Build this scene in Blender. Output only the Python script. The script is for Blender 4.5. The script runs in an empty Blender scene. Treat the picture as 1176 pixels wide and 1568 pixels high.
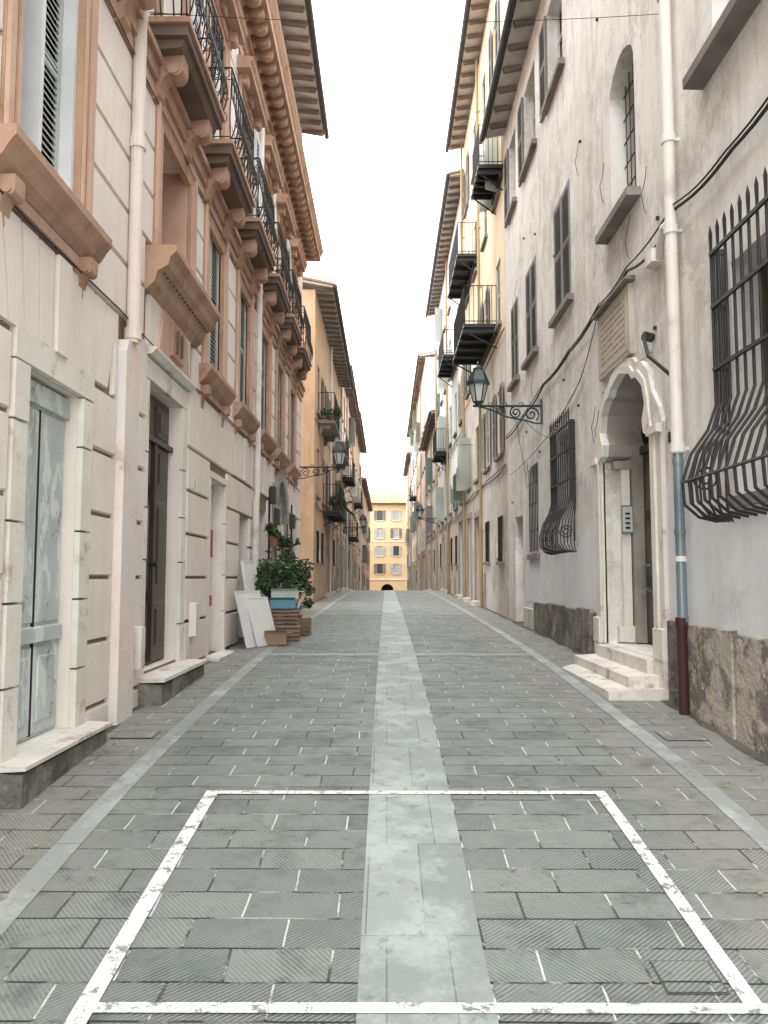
import bpy, math, random
from mathutils import Vector, Matrix
random.seed(7)
R=random.random
def U(a,b): return a+(b-a)*R()
scene=bpy.context.scene

# ---------------------------------------------------------------- terrain profile
TAB=[(-40,-3.6),(-8,-1.0),(0,-.26),(2.9,0),(5.25,.235),(8,.40),(11.5,.53),(18,.67),(28,.82),(42,.94),(60,.45),(110,-1.2),(400,-9),(900,-20)]
def _g(y):
    for i in range(len(TAB)-1):
        if y<=TAB[i+1][0] or i==len(TAB)-2:
            (a,ga),(b,gb)=TAB[i],TAB[i+1]
            def sl(k):
                if k<=0: return (TAB[1][1]-TAB[0][1])/(TAB[1][0]-TAB[0][0])
                if k>=len(TAB)-1: return (TAB[-1][1]-TAB[-2][1])/(TAB[-1][0]-TAB[-2][0])
                s1=(TAB[k][1]-TAB[k-1][1])/(TAB[k][0]-TAB[k-1][0]); s2=(TAB[k+1][1]-TAB[k][1])/(TAB[k+1][0]-TAB[k][0])
                return (s1+s2)/2 if s1*s2>0 else 0
            h=b-a;t=min(1,max(0,(y-a)/h))
            return (2*t**3-3*t*t+1)*ga+(t**3-2*t*t+t)*h*sl(i)+(-2*t**3+3*t*t)*gb+(t**3-t*t)*h*sl(i+1)
ST=[-40+2*i for i in range(18)]+[-5+.25*i for i in range(0,280)]+[65+5*i for i in range(0,30)]+[220+40*i for i in range(18)]
ST=sorted(set(ST)); GV=[_g(y) for y in ST]
import bisect
def G(y):
    i=max(0,min(len(ST)-2,bisect.bisect_right(ST,y)-1))
    t=(y-ST[i])/(ST[i+1]-ST[i]); return GV[i]*(1-t)+GV[i+1]*t

# ---------------------------------------------------------------- materials
def newmat(name):
    m=bpy.data.materials.new(name); m.use_nodes=True
    nt=m.node_tree; nt.nodes.clear()
    out=nt.nodes.new('ShaderNodeOutputMaterial'); b=nt.nodes.new('ShaderNodeBsdfPrincipled')
    nt.links.new(b.outputs[0],out.inputs[0]); return m,nt,b
def N(nt,t,**k):
    n=nt.nodes.new(t)
    for a,v in k.items(): setattr(n,a,v)
    return n
def c4(c): return (c[0],c[1],c[2],1)
def ramp(nt,src,a,b,ca=(0,0,0),cb=(1,1,1)):
    r=N(nt,'ShaderNodeValToRGB'); e=r.color_ramp.elements
    e[0].position=a;e[1].position=b;e[0].color=c4(ca);e[1].color=c4(cb)
    nt.links.new(src,r.inputs[0]); return r.outputs[0]
def noise(nt,vec,scale,detail=5,rough=.6,stretch=None):
    if stretch:
        mp=N(nt,'ShaderNodeMapping'); mp.inputs['Scale'].default_value=stretch
        nt.links.new(vec,mp.inputs[0]); vec=mp.outputs[0]
    n=N(nt,'ShaderNodeTexNoise'); n.inputs['Scale'].default_value=scale; n.inputs['Detail'].default_value=min(detail,6); n.inputs['Roughness'].default_value=rough
    nt.links.new(vec,n.inputs['Vector']); return n.outputs['Fac']
def mix(nt,f,a,b,mode='MIX'):
    m=N(nt,'ShaderNodeMix',data_type='RGBA',blend_type=mode)
    for s,v in ((m.inputs[0],f),(m.inputs[6],a),(m.inputs[7],b)):
        if isinstance(v,(int,float)): s.default_value=v
        elif isinstance(v,tuple): s.default_value=c4(v)
        else: nt.links.new(v,s)
    return m.outputs[2]
def mth(nt,op,a,b=0.0,c=None):
    m=N(nt,'ShaderNodeMath',operation=op)
    for s,v in ((m.inputs[0],a),(m.inputs[1],b))+(((m.inputs[2],c),) if c is not None else ()):
        if isinstance(v,(int,float)): s.default_value=v
        else: nt.links.new(v,s)
    return m.outputs[0]
def surf(name,c1,c2=None,dirt=None,rough=.85,sc=1.2,thr=(.42,.62),dthr=(.55,.7),dsc=.9,bump=.25,bsc=25,streak=0.0,metal=0,spec=.3,flake=None,bd=.01,cracks=False):
    m,nt,b=newmat(name)
    tc=N(nt,'ShaderNodeTexCoord').outputs['Object']
    c2=c2 or tuple(x*.85 for x in c1)
    col=mix(nt,ramp(nt,noise(nt,tc,sc,5,.65),*thr),c1,c2)
    if streak:
        col=mix(nt,mth(nt,'MULTIPLY',ramp(nt,noise(nt,tc,1.0,5,.7,(5,5,.45)),.5,.72),streak),col,dirt or tuple(x*.5 for x in c1))
    if dirt:
        f=ramp(nt,noise(nt,tc,dsc,6,.75),*dthr)
        col=mix(nt,mth(nt,'MULTIPLY',f,.8),col,dirt)
    if flake:
        f=ramp(nt,noise(nt,tc,3.2,6,.7,(1,1,.5)),.53,.56)
        col=mix(nt,f,col,flake)
    if cracks:
        f=ramp(nt,noise(nt,tc,2.6,6,.8,(1,1,.7)),.50,.53); g=ramp(nt,noise(nt,tc,.6,3,.6),.42,.56)
        col=mix(nt,mth(nt,'MULTIPLY',mth(nt,'MULTIPLY',f,g),.5),col,dirt)
        f=ramp(nt,noise(nt,tc,4.5,6,.75),.57,.6)
        col=mix(nt,mth(nt,'MULTIPLY',f,.5),col,(.86,.85,.83))
    col=mix(nt,mth(nt,'MULTIPLY',ramp(nt,noise(nt,tc,60,2,.6),.3,.7),.14),col,tuple(x*.55 for x in c1))
    nt.links.new(col,b.inputs['Base Color'])
    b.inputs['Roughness'].default_value=rough; b.inputs['Metallic'].default_value=metal
    b.inputs['Specular IOR Level'].default_value=spec
    if bump:
        bn=N(nt,'ShaderNodeBump'); bn.inputs['Strength'].default_value=bump; bn.inputs['Distance'].default_value=bd
        h=mth(nt,'ADD',noise(nt,tc,bsc,4,.7),mth(nt,'MULTIPLY',noise(nt,tc,2.5,3,.6),1.6))
        nt.links.new(h,bn.inputs['Height']); nt.links.new(bn.outputs[0],b.inputs['Normal'])
    return m
def glassmat(name,c=(.03,.035,.04)):
    m,nt,b=newmat(name); b.inputs['Base Color'].default_value=c4(c); b.inputs['Roughness'].default_value=.15; return m

M={}
M['cream']=surf('cream_rusticated_stucco',(.84,.77,.71),(.78,.705,.65),(.60,.52,.46),streak=.35,dthr=(.58,.76),bump=.4)
M['creamD']=surf('weathered_shaded_joint_stucco',(.26,.19,.155),(.21,.16,.13))  # weathered backing wall, darkened so groove shade is painted into its colour
M['pink']=surf('pink_pilaster_stucco',(.82,.71,.64),(.77,.66,.59),(.52,.44,.38),flake=(.72,.70,.67),dsc=2.5,dthr=(.58,.66),bump=.5)
M['terra']=surf('terracotta_trim',(.50,.32,.225),(.40,.245,.165),(.25,.15,.105),streak=.6,sc=2,dthr=(.55,.66),dsc=1.6,bump=.4)
M['terralt']=surf('pale_terracotta_trim',(.62,.43,.33),(.54,.36,.27),(.40,.26,.19),streak=.4)
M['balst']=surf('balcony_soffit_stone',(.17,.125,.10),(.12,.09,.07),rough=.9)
M['framest']=surf('weathered_limestone',(.80,.77,.71),(.71,.66,.60),(.44,.38,.30),dthr=(.57,.66),dsc=2.6,bump=.8,bsc=14)
M['stuccoR']=surf('offwhite_stained_stucco',(.83,.81,.78),(.72,.70,.67),(.47,.43,.385),streak=.7,thr=(.45,.56),sc=.9,dthr=(.54,.67),dsc=.8,bump=.6,bsc=9,cracks=True)
M['stuccoR2']=surf('cool_white_plaster',(.80,.81,.835),(.73,.74,.77),(.58,.56,.54),streak=.4,dthr=(.56,.7))
M['plinth']=surf('rough_dark_plinth_stone',(.21,.20,.18),(.10,.095,.09),(.38,.34,.29),rough=.95,sc=3,dsc=2.5,dthr=(.54,.62),bump=1.0,bsc=10,bd=.03)
M['plinthN']=surf('rough_render_plinth',(.47,.43,.38),(.21,.19,.17),(.62,.52,.44),rough=.95,sc=2.6,dsc=4,thr=(.46,.54),dthr=(.54,.59),bump=1.0,bsc=12,bd=.04)
M['sill']=surf('grey_stone_sill',(.27,.25,.23),(.17,.155,.14),(.11,.10,.09),bump=.4)
M['step']=surf('worn_marble_step',(.74,.71,.66),(.60,.56,.51),(.33,.28,.24),dsc=2.8,dthr=(.54,.64),bump=.5)
M['glass']=glassmat('dark_window_glass')
M['dark']=surf('dark_interior',(.02,.02,.02),bump=0)
M['shutL']=surf('pale_grey_green_shutter',(.50,.53,.50),(.42,.45,.42),rough=.6)
M['shutW']=surf('white_painted_wood',(.74,.76,.77),(.62,.64,.65),rough=.5)
M['shutG']=surf('faded_green_shutter',(.19,.235,.205),(.14,.175,.155),rough=.6)
M['shutT']=surf('grey_brown_shutter',(.25,.24,.225),(.18,.17,.16),rough=.7)
M['doorP']=surf('peeling_pale_blue_door',(.56,.605,.61),(.45,.495,.495),(.26,.22,.18),dsc=3,dthr=(.58,.63),flake=(.70,.735,.73),streak=.6,bump=.5)
M['doorD']=surf('dark_varnished_door',(.045,.032,.026),(.022,.017,.014),(.12,.09,.065),rough=.4,spec=.5)
M['doorB']=surf('brown_door',(.11,.08,.06),(.07,.05,.04),rough=.6)
M['iron']=surf('black_wrought_iron',(.012,.014,.017),(.02,.019,.018),rough=.5,bump=0,spec=.5)
M['pipeW']=surf('painted_downpipe',(.77,.73,.69),(.69,.65,.61),(.45,.36,.3),rough=.5,bump=.05,streak=.4)
M['pipeP']=surf('pink_downpipe',(.79,.69,.62),(.72,.62,.55),(.45,.35,.3),rough=.5,bump=.05,streak=.4)
M['pipeZ']=surf('zinc_downpipe',(.22,.27,.29),(.16,.20,.22),rough=.4,metal=.4,bump=.05)
M['pipeR']=surf('rusty_red_downpipe',(.055,.022,.02),(.035,.016,.015),rough=.6,bump=.1)
M['pipeY']=surf('ochre_downpipe',(.40,.30,.17),(.33,.25,.14),rough=.5,bump=.05)
M['cable']=surf('black_cable',(.02,.02,.02),bump=0,rough=.6)
M['eaveW']=surf('white_eave_boards',(.56,.54,.50),(.42,.40,.36),(.26,.22,.19))
M['rafter']=surf('eave_rafter',(.18,.15,.13),(.13,.11,.09))
M['tile']=surf('clay_roof_tile',(.48,.24,.15),(.36,.18,.11),(.25,.18,.14))
M['gutter']=surf('dark_gutter',(.04,.045,.05),rough=.5,bump=0)
M['orange']=surf('orange_stucco',(.62,.43,.29),(.54,.37,.25),(.38,.28,.2),streak=.6)
M['yellow']=surf('yellow_stucco',(.80,.66,.46),(.74,.60,.42),(.5,.41,.3),streak=.5)
M['ylt']=surf('pale_yellow_stucco',(.80,.71,.54),(.74,.65,.50),(.5,.43,.34),streak=.4)
M['yend']=surf('warm_yellow_stucco',(.74,.56,.33),(.68,.50,.30),(.5,.38,.26),streak=.4)
M['peach']=surf('peach_stucco',(.76,.58,.45),(.69,.52,.41),(.5,.38,.29),streak=.4)
M['rose']=surf('rose_stucco',(.74,.54,.48),(.68,.49,.44),(.46,.34,.3),streak=.4)
M['beige']=surf('beige_stucco',(.68,.65,.59),(.58,.55,.49),(.36,.32,.27),streak=.8,dthr=(.5,.64))
M['greyst']=surf('greenish_white_stucco',(.74,.75,.71),(.66,.67,.63),(.45,.43,.38),streak=.6)
M['stone']=surf('old_grey_stone',(.40,.37,.34),(.28,.255,.23),(.16,.14,.12),dsc=3,bump=.8,bsc=8)
M['plaque']=surf('carved_tan_plaque',(.54,.48,.40),(.44,.39,.32),(.32,.26,.2),dsc=3)
M['letters']=surf('engraved_letters',(.26,.21,.17),bump=0)
M['red']=surf('red_sign_paint',(.42,.05,.04),bump=0,rough=.5)
M['wood']=surf('crate_wood',(.30,.21,.13),(.22,.15,.10),(.12,.08,.06),rough=.8)
M['card']=surf('cardboard',(.36,.26,.18),(.32,.23,.16),rough=.9,bump=.1)
M['board']=surf('pale_board',(.74,.74,.70),(.66,.66,.62),(.5,.46,.4),rough=.7,bump=.1)
M['blue']=surf('blue_plastic',(.07,.30,.42),(.06,.25,.36),rough=.35,bump=0,spec=.5)
M['pot']=surf('terracotta_pot',(.36,.17,.10),(.28,.13,.08),rough=.85)
M['cloth']=surf('laundry_cloth',(.75,.75,.76),(.66,.67,.7),rough=.9,bump=.1)
M['frost']=surf('lantern_glass',(.62,.66,.64),(.5,.54,.53),rough=.2,bump=0,spec=.6)
M['lampm']=surf('lantern_dark_metal',(.015,.035,.04),(.012,.024,.028),rough=.4,bump=0,spec=.5)
for i,c in enumerate([(.04,.08,.03),(.06,.115,.04),(.018,.045,.02)]):
    m,nt,b=newmat('leaf_%d'%i); b.inputs['Base Color'].default_value=c4(c); b.inputs['Roughness'].default_value=.5; M['leaf%d'%i]=m
m,nt,b=newmat('dry_leaf'); b.inputs['Base Color'].default_value=(.38,.25,.13,1); M['dry']=m

# paving
def paving(name,base=(.098,.115,.110),alt=(.205,.228,.218)):
    m,nt,b=newmat(name); tc=N(nt,'ShaderNodeTexCoord').outputs['Object']
    warp=N(nt,'ShaderNodeVectorMath',operation='MULTIPLY_ADD'); wn=N(nt,'ShaderNodeTexNoise'); wn.inputs['Scale'].default_value=2.2; wn.inputs['Detail'].default_value=3
    nt.links.new(tc,wn.inputs['Vector']); nt.links.new(wn.outputs['Color'],warp.inputs[0]); warp.inputs[1].default_value=(.03,.03,0); nt.links.new(tc,warp.inputs[2])
    v=warp.outputs[0]
    br=N(nt,'ShaderNodeTexBrick'); br.offset=.5
    for k,x in (('Scale',1),('Mortar Size',.0065),('Mortar Smooth',.35),('Bias',0),('Brick Width',.42),('Row Height',.235)): br.inputs[k].default_value=x
    br.inputs['Color1'].default_value=(0,0,0,1); br.inputs['Color2'].default_value=(1,1,1,1); br.inputs['Mortar'].default_value=(.5,.5,.5,1)
    nt.links.new(v,br.inputs['Vector'])
    rnd=br.outputs['Color']; mort=br.outputs['Fac']
    col=mix(nt,rnd,base,alt)
    # warmer, dustier slabs toward the walls and in drifts
    n1=ramp(nt,noise(nt,tc,.7,6,.7),.38,.64)
    col=mix(nt,mth(nt,'MULTIPLY',n1,.55),col,(.26,.275,.262))
    sx=N(nt,'ShaderNodeSeparateXYZ'); nt.links.new(v,sx.inputs[0])
    ed=ramp(nt,mth(nt,'ADD',mth(nt,'MULTIPLY',mth(nt,'ABSOLUTE',sx.outputs[0]),.4),mth(nt,'MULTIPLY',noise(nt,tc,1.5,4,.7),.5)),.78,1.05)
    col=mix(nt,mth(nt,'MULTIPLY',ed,.65),col,(.25,.232,.208))
    n2=ramp(nt,noise(nt,tc,4,6,.75),.5,.66)
    col=mix(nt,mth(nt,'MULTIPLY',n2,.6),col,(.06,.067,.064))
    n3=ramp(nt,noise(nt,tc,22,4,.7),.62,.70)
    col=mix(nt,mth(nt,'MULTIPLY',n3,.6),col,(.03,.032,.03))
    a=mth(nt,'SINE',mth(nt,'MULTIPLY',mth(nt,'ADD',sx.outputs[0],mth(nt,'MULTIPLY',sx.outputs[1],.8)),250))
    c=mth(nt,'SINE',mth(nt,'MULTIPLY',mth(nt,'SUBTRACT',sx.outputs[0],mth(nt,'MULTIPLY',sx.outputs[1],1.1)),225))
    sel=mth(nt,'GREATER_THAN',rnd,.5)
    gr=mth(nt,'ADD',mth(nt,'MULTIPLY',a,sel),mth(nt,'MULTIPLY',c,mth(nt,'SUBTRACT',1,sel)))
    gr=ramp(nt,mth(nt,'MULTIPLY_ADD',gr,.5,.5),.25,.85)
    gm=ramp(nt,noise(nt,tc,3.1,5,.7),.34,.54)
    grm=mth(nt,'MULTIPLY',gr,gm)
    col=mix(nt,mth(nt,'MULTIPLY',grm,.5),col,(.37,.40,.38))
    fr=mth(nt,'FRACT',mth(nt,'DIVIDE',sx.outputs[1],.235))
    hz=mth(nt,'LESS_THAN',mth(nt,'MINIMUM',fr,mth(nt,'SUBTRACT',1,fr)),.055)
    pal=ramp(nt,noise(nt,tc,2.6,4,.65),.44,.54)
    jc=mix(nt,hz,mix(nt,pal,(.08,.082,.078),(.62,.65,.63)),mix(nt,ramp(nt,noise(nt,tc,2.6,4,.6),.5,.62),(.03,.032,.03),(.42,.44,.42)))
    col=mix(nt,mort,col,jc)
    nt.links.new(col,b.inputs['Base Color']); b.inputs['Specular IOR Level'].default_value=.35
    nt.links.new(mth(nt,'MULTIPLY_ADD',noise(nt,tc,4,3,.6),.35,.42),b.inputs['Roughness'])
    bn=N(nt,'ShaderNodeBump'); bn.inputs['Strength'].default_value=.9; bn.inputs['Distance'].default_value=.008
    h=mth(nt,'ADD',mth(nt,'MULTIPLY',grm,.6),mth(nt,'SUBTRACT',noise(nt,tc,12,5,.7),mth(nt,'MULTIPLY',mort,1.2)))
    nt.links.new(h,bn.inputs['Height']); nt.links.new(bn.outputs[0],b.inputs['Normal']); return m
M['pave']=paving('hatched_stone_paving')
def slabmat(name,c1,c2,w,h,mort=(.5,.51,.49),off=.5):
    m,nt,b=newmat(name); tc=N(nt,'ShaderNodeTexCoord').outputs['Object']
    br=N(nt,'ShaderNodeTexBrick'); br.offset=off
    for k,x in (('Scale',1),('Mortar Size',.004),('Mortar Smooth',.2),('Brick Width',w),('Row Height',h)): br.inputs[k].default_value=x
    br.inputs['Color1'].default_value=c4(c1); br.inputs['Color2'].default_value=c4(c2); br.inputs['Mortar'].default_value=c4(mort)
    nt.links.new(tc,br.inputs['Vector'])
    col=mix(nt,mth(nt,'MULTIPLY',ramp(nt,noise(nt,tc,2.2,6,.7),.48,.62),.7),br.outputs['Color'],tuple(min(1,x*1.45) for x in c2))
    col=mix(nt,mth(nt,'MULTIPLY',ramp(nt,noise(nt,tc,9,6,.75),.56,.66),.6),col,tuple(x*.45 for x in c1))
    nt.links.new(col,b.inputs['Base Color']); b.inputs['Roughness'].default_value=.6
    bn=N(nt,'ShaderNodeBump'); bn.inputs['Strength'].default_value=.5; bn.inputs['Distance'].default_value=.004
    nt.links.new(noise(nt,tc,30,4,.7),bn.inputs['Height']); nt.links.new(bn.outputs[0],b.inputs['Normal']); return m
M['centre']=slabmat('smooth_centre_slabs',(.235,.264,.256),(.30,.328,.318),.26,.9,(.14,.15,.145),.35)
M['border']=slabmat('pale_border_slabs',(.235,.258,.249),(.30,.32,.31),2,.9,(.12,.125,.12),0)
def paintmat():
    m,nt,b=newmat('worn_white_paint'); tc=N(nt,'ShaderNodeTexCoord').outputs['Object']
    f=ramp(nt,noise(nt,tc,13,6,.85),.41,.48)
    col=mix(nt,f,(.20,.21,.205),(.80,.80,.77)); nt.links.new(col,b.inputs['Base Color']); b.inputs['Roughness'].default_value=.7; return m
M['paint']=paintmat()
M['earth']=surf('dusty_ground',(.2,.19,.17),(.16,.15,.14))
M['grime']=surf('grimy_wall_foot',(.07,.065,.058),(.12,.11,.10),(.2,.18,.15),dsc=5)

# ---------------------------------------------------------------- mesh builder
class MB:
    def __init__(s,tf=None): s.v=[];s.f=[];s.m=[];s.mats=[];s.tf=tf or (lambda o,y,z:(o,y,z))
    def mi(s,m):
        if m not in s.mats: s.mats.append(m)
        return s.mats.index(m)
    def face(s,pts,m):
        i=len(s.v); s.v+= [s.tf(*p) for p in pts]; s.f.append(tuple(range(i,i+len(pts)))); s.m.append(s.mi(m))
    def hexa(s,p,m):
        i=len(s.v); s.v+=[s.tf(*q) for q in p]
        for a in ((0,1,2,3),(4,7,6,5),(0,4,5,1),(1,5,6,2),(2,6,7,3),(3,7,4,0)):
            s.f.append(tuple(i+k for k in a)); s.m.append(s.mi(m))
    def box(s,o0,o1,y0,y1,z0,z1,m,ch=0):
        c=ch
        s.hexa([(o0,y0,z0),(o0,y1,z0),(o0,y1,z1),(o0,y0,z1),(o1,y0+c,z0+c),(o1,y1-c,z0+c),(o1,y1-c,z1-c),(o1,y0+c,z1-c)],m)
    def prism(s,prof,y0,y1,m,axis='y'):
        n=len(prof); i=len(s.v)
        if axis=='y':
            A=[(a,y0,b) for a,b in prof]; B=[(a,y1,b) for a,b in prof]
        else: # profile in (y,z), extruded in o
            A=[(y0,a,b) for a,b in prof]; B=[(y1,a,b) for a,b in prof]
        s.v+=[s.tf(*q) for q in A+B]; k=s.mi(m)
        s.f.append(tuple(range(i,i+n)));s.m.append(k); s.f.append(tuple(range(i+2*n-1,i+n-1,-1)));s.m.append(k)
        for j in range(n):
            j2=(j+1)%n; s.f.append((i+j,i+j2,i+n+j2,i+n+j)); s.m.append(k)
    def tube(s,pts,r,m,n=5,local=True,caps=True):
        P=[Vector(s.tf(*p)) if local else Vector(p) for p in pts]; i=len(s.v); k=s.mi(m); L=len(P)
        rr=r if isinstance(r,(list,tuple)) else [r]*L
        ref=Vector((0.31,.17,.93)).normalized()
        d0=(P[-1]-P[0])
        if d0.length>1e-6 and abs(d0.normalized().dot(ref))>.8: ref=Vector((.93,.3,.1)).normalized()
        for j,p in enumerate(P):
            t=(P[min(j+1,L-1)]-P[max(j-1,0)])
            t=t.normalized() if t.length>1e-9 else Vector((0,0,1))
            a=t.cross(ref)
            if a.length<.05: a=t.cross(Vector((1,0,0)))
            a.normalize(); b=t.cross(a)
            for q in range(n):
                w=2*math.pi*q/n; s.v.append(tuple(p+(a*math.cos(w)+b*math.sin(w))*rr[j]))
        for j in range(L-1):
            for q in range(n):
                q2=(q+1)%n; s.f.append((i+j*n+q,i+j*n+q2,i+(j+1)*n+q2,i+(j+1)*n+q)); s.m.append(k)
        if caps:
            s.f.append(tuple(range(i,i+n)));s.m.append(k); s.f.append(tuple(range(i+L*n-1,i+(L-1)*n-1,-1)));s.m.append(k)
    def obj(s,name,parent=None,smooth=False):
        me=bpy.data.meshes.new(name); me.from_pydata(s.v,[],s.f)
        for m in s.mats: me.materials.append(M[m])
        me.polygons.foreach_set('material_index',s.m)
        if smooth: me.polygons.foreach_set('use_smooth',[True]*len(s.f))
        me.update()
        o=bpy.data.objects.new(name,me); scene.collection.objects.link(o)
        if parent: o.parent=parent
        return o
def empty(name,loc=(0,0,0)):
    e=bpy.data.objects.new(name,None); scene.collection.objects.link(e); e.empty_display_size=.3; return e
XL,XR=2.4,2.8
def TL(X=XL): return lambda o,y,z:(-(X-o),y,z)
def TR(X=XR): return lambda o,y,z:((X-o),y,z)

def wall(mb,y0,y1,z0,z1,ops,m,mj=None,split=None):
    ys=sorted({y0,y1}|{v for o in ops for v in o[:2] if y0<v<y1}); zs=sorted({z0,z1}|({split[0]} if split else set())|{v for o in ops for v in o[2:4] if z0<v<z1})
    for a,b in zip(ys,ys[1:]):
        for c,d in zip(zs,zs[1:]):
            my,mz=(a+b)/2,(c+d)/2
            if any(o[0]<my<o[1] and o[2]<mz<o[3] for o in ops): continue
            mb.face([(0,a,c),(0,b,c),(0,b,d),(0,a,d)],split[1] if split and mz<split[0] else m)
    for o in ops:
        a,b,c,d,dp,mk=o[:6]; j=mj or m
        mb.face([(0,a,c),(-dp,a,c),(-dp,a,d),(0,a,d)],j); mb.face([(0,b,c),(-dp,b,c),(-dp,b,d),(0,b,d)],j)
        mb.face([(0,a,c),(-dp,a,c),(-dp,b,c),(0,b,c)],j); mb.face([(0,a,d),(-dp,a,d),(-dp,b,d),(0,b,d)],j)
        mb.face([(-dp,a,c),(-dp,b,c),(-dp,b,d),(-dp,a,d)],mk)
def body(mb,y0,y1,z0,z1,m,dp=9):
    for y in (y0,y1): mb.face([(0,y,z0),(-dp,y,z0),(-dp,y,z1),(0,y,z1)],m)
    mb.face([(-dp,y0,z0),(-dp,y1,z0),(-dp,y1,z1),(-dp,y0,z1)],m)
    mb.face([(0,y0,z1),(0,y1,z1),(-dp,y1,z1),(-dp,y0,z1)],m)
def courses(mb,y0,y1,bands,avoid,m,t=.038,ch=.012):
    for za,zb in bands:
        cuts=sorted([(max(a,y0),min(b,y1)) for a,b,c,d in avoid if c<zb-.02 and d>za+.02 and b>y0 and a<y1])
        p=y0
        for a,b in cuts+[(y1,y1)]:
            if a-p>.08: mb.box(-.005,t,p,a,za,zb,m,ch)
            p=max(p,b)
def louvre(mb,o,y0,y1,z0,z1,m,th=.035,pitch=.06,rails=1):
    st=.055
    mb.box(o,o+th,y0,y0+st,z0,z1,m); mb.box(o,o+th,y1-st,y1,z0,z1,m)
    rz=[z0,z1-.08]+[z0+(z1-z0)*(k+1)/(rails+1) for k in range(rails)]
    for z in rz: mb.box(o+.002,o+th-.002,y0+st,y1-st,z,z+.08,m)
    mb.face([(o+.006,y0+st,z0),(o+.006,y1-st,z0),(o+.006,y1-st,z1),(o+.006,y0+st,z1)],'dark')
    z=z0+.09
    while z<z1-.1:
        mb.face([(o+.01,y0+st,z+pitch*.72),(o+.01,y1-st,z+pitch*.72),(o+th-.002,y1-st,z+.014),(o+th-.002,y0+st,z+.014)],m)
        mb.face([(o+th-.002,y0+st,z),(o+th-.002,y1-st,z),(o+th-.002,y1-st,z+.014),(o+th-.002,y0+st,z+.014)],m)
        z+=pitch
def casement(mb,d,a,b,z0,z1,m,bars=2):
    w=.05;o=-d+.01
    mb.box(o,o+.05,a,a+w,z0,z1,m);mb.box(o,o+.05,b-w,b,z0,z1,m);mb.box(o,o+.048,a+w,b-w,z1-w,z1,m);mb.box(o,o+.048,a+w,b-w,z0,z0+w,m)
    c=(a+b)/2; mb.box(o,o+.055,c-.04,c+.04,z0+w,z1-w,m)
    for k in range(bars):
        z=z0+(z1-z0)*(k+1)/(bars+1); mb.box(o,o+.03,a+w,c-.04,z-.015,z+.015,m); mb.box(o,o+.03,c+.04,b-w,z-.015,z+.015,m)
def eave(mb,y0,y1,z,ov,th=.12,step=.55,under='eaveW',raf='rafter',gut=True,slope=.12):
    mb.prism([(-1.5,z+slope*3.2),(ov,z),(ov,z+th*.5),(-1.5,z+slope*3.2+th)],y0-.15,y1+.15,under)
    mb.prism([(-4.5,z+slope*3.2+.9),(-1.5,z+slope*3.2+th+.01),(ov+.06,z+th*.5+.01),(ov+.06,z+th*.5+.09),(-1.5,z+slope*3.2+th+.1),(-4.5,z+slope*3.2+1.0)],y0-.18,y1+.18,'tile')
    y=y0
    while y<y1:
        mb.prism([(0.0,z-.03),(ov-.05,z-.1),(ov-.02,z-.003),(0,z+.04)],y,y+.09,raf); y+=step
    if gut: mb.tube([(ov+.08,y0-.2,z+.03),(ov+.08,y1+.2,z+.03)],.07,'gutter',8)
def spiral(c,r0,r1,a0,a1,n=14):
    return [(c[0]+(r0+(r1-r0)*k/n)*math.cos(a0+(a1-a0)*k/n), c[1]+(r0+(r1-r0)*k/n)*math.sin(a0+(a1-a0)*k/n)) for k in range(n+1)]
def console(mb,y,w,z,h,o,m):
    pr=[(0,z),(o,z),(o,z-h*.22)]+[(p[0],p[1]) for p in spiral((o*.72,z-h*.3),o*.27,o*.2,-.2,-2.2,5)]+[(o*.42,z-h*.5),(o*.3,z-h*.75),(o*.32,z-h*.88),(o*.15,z-h),(0,z-h)]
    mb.prism(pr,y-w/2,y+w/2,m)
    mb.prism([(p[0],p[1]) for p in spiral((o*.68,z-h*.3),o*.2,o*.2,0,2*math.pi*.93,9)],y-w/2-.02,y+w/2+.02,m)
def fancy_rail(mb,y0,y1,z0,h,o,m='iron',r=.0085):
    ends=[((.02,y0),(o,y0)),((o,y0),(o,y1)),((o,y1),(.02,y1))]
    for (oa,ya),(ob,yb) in ends:
        L=math.hypot(ob-oa,yb-ya); n=max(2,int(round(L/.15)))
        if oa==ob: nx,ny=1,0
        else: nx,ny=0,(-1 if ya==y0 else 1)
        for z in (z0+.06,z0+h*.84,z0+h): mb.tube([(oa,ya,z),(ob,yb,z)],r*1.8 if z>z0+h*.9 else r,m,4)
        def q(t,z,bul=0): return (oa+(ob-oa)*t+nx*bul,ya+(yb-ya)*t+ny*bul,z)
        for k in range(n+1):
            t=k/n
            mb.tube([q(t,z0),q(t,z0+.15*h,.05),q(t,z0+.3*h,.07),q(t,z0+.45*h,.05),q(t,z0+.6*h,.01),q(t,z0+h,0)],r,m,4)
            if k<n:
                tc=(k+.5)/n; rad=.5/n
                for cz,rr in ((z0+h*.92,.06*h),):
                    P=[q(tc+rad*.7*math.cos(w),cz+rr*math.sin(w),.005) for w in [2*math.pi*i/8 for i in range(9)]]
                    mb.tube(P,r*.8,m,3,caps=False)
                S=spiral((0,0),.03,.5,0,3.6*math.pi/2+.2,9)
                P=[q(tc+rad*1.3*u[0],z0+h*.62+.2*h*u[1],.02) for u in S]; mb.tube(P,r*.8,m,3,caps=False)
                P=[q(tc-rad*1.3*u[0],z0+h*.26-.22*h*u[1],.06) for u in S]; mb.tube(P,r*.8,m,3,caps=False)
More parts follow.
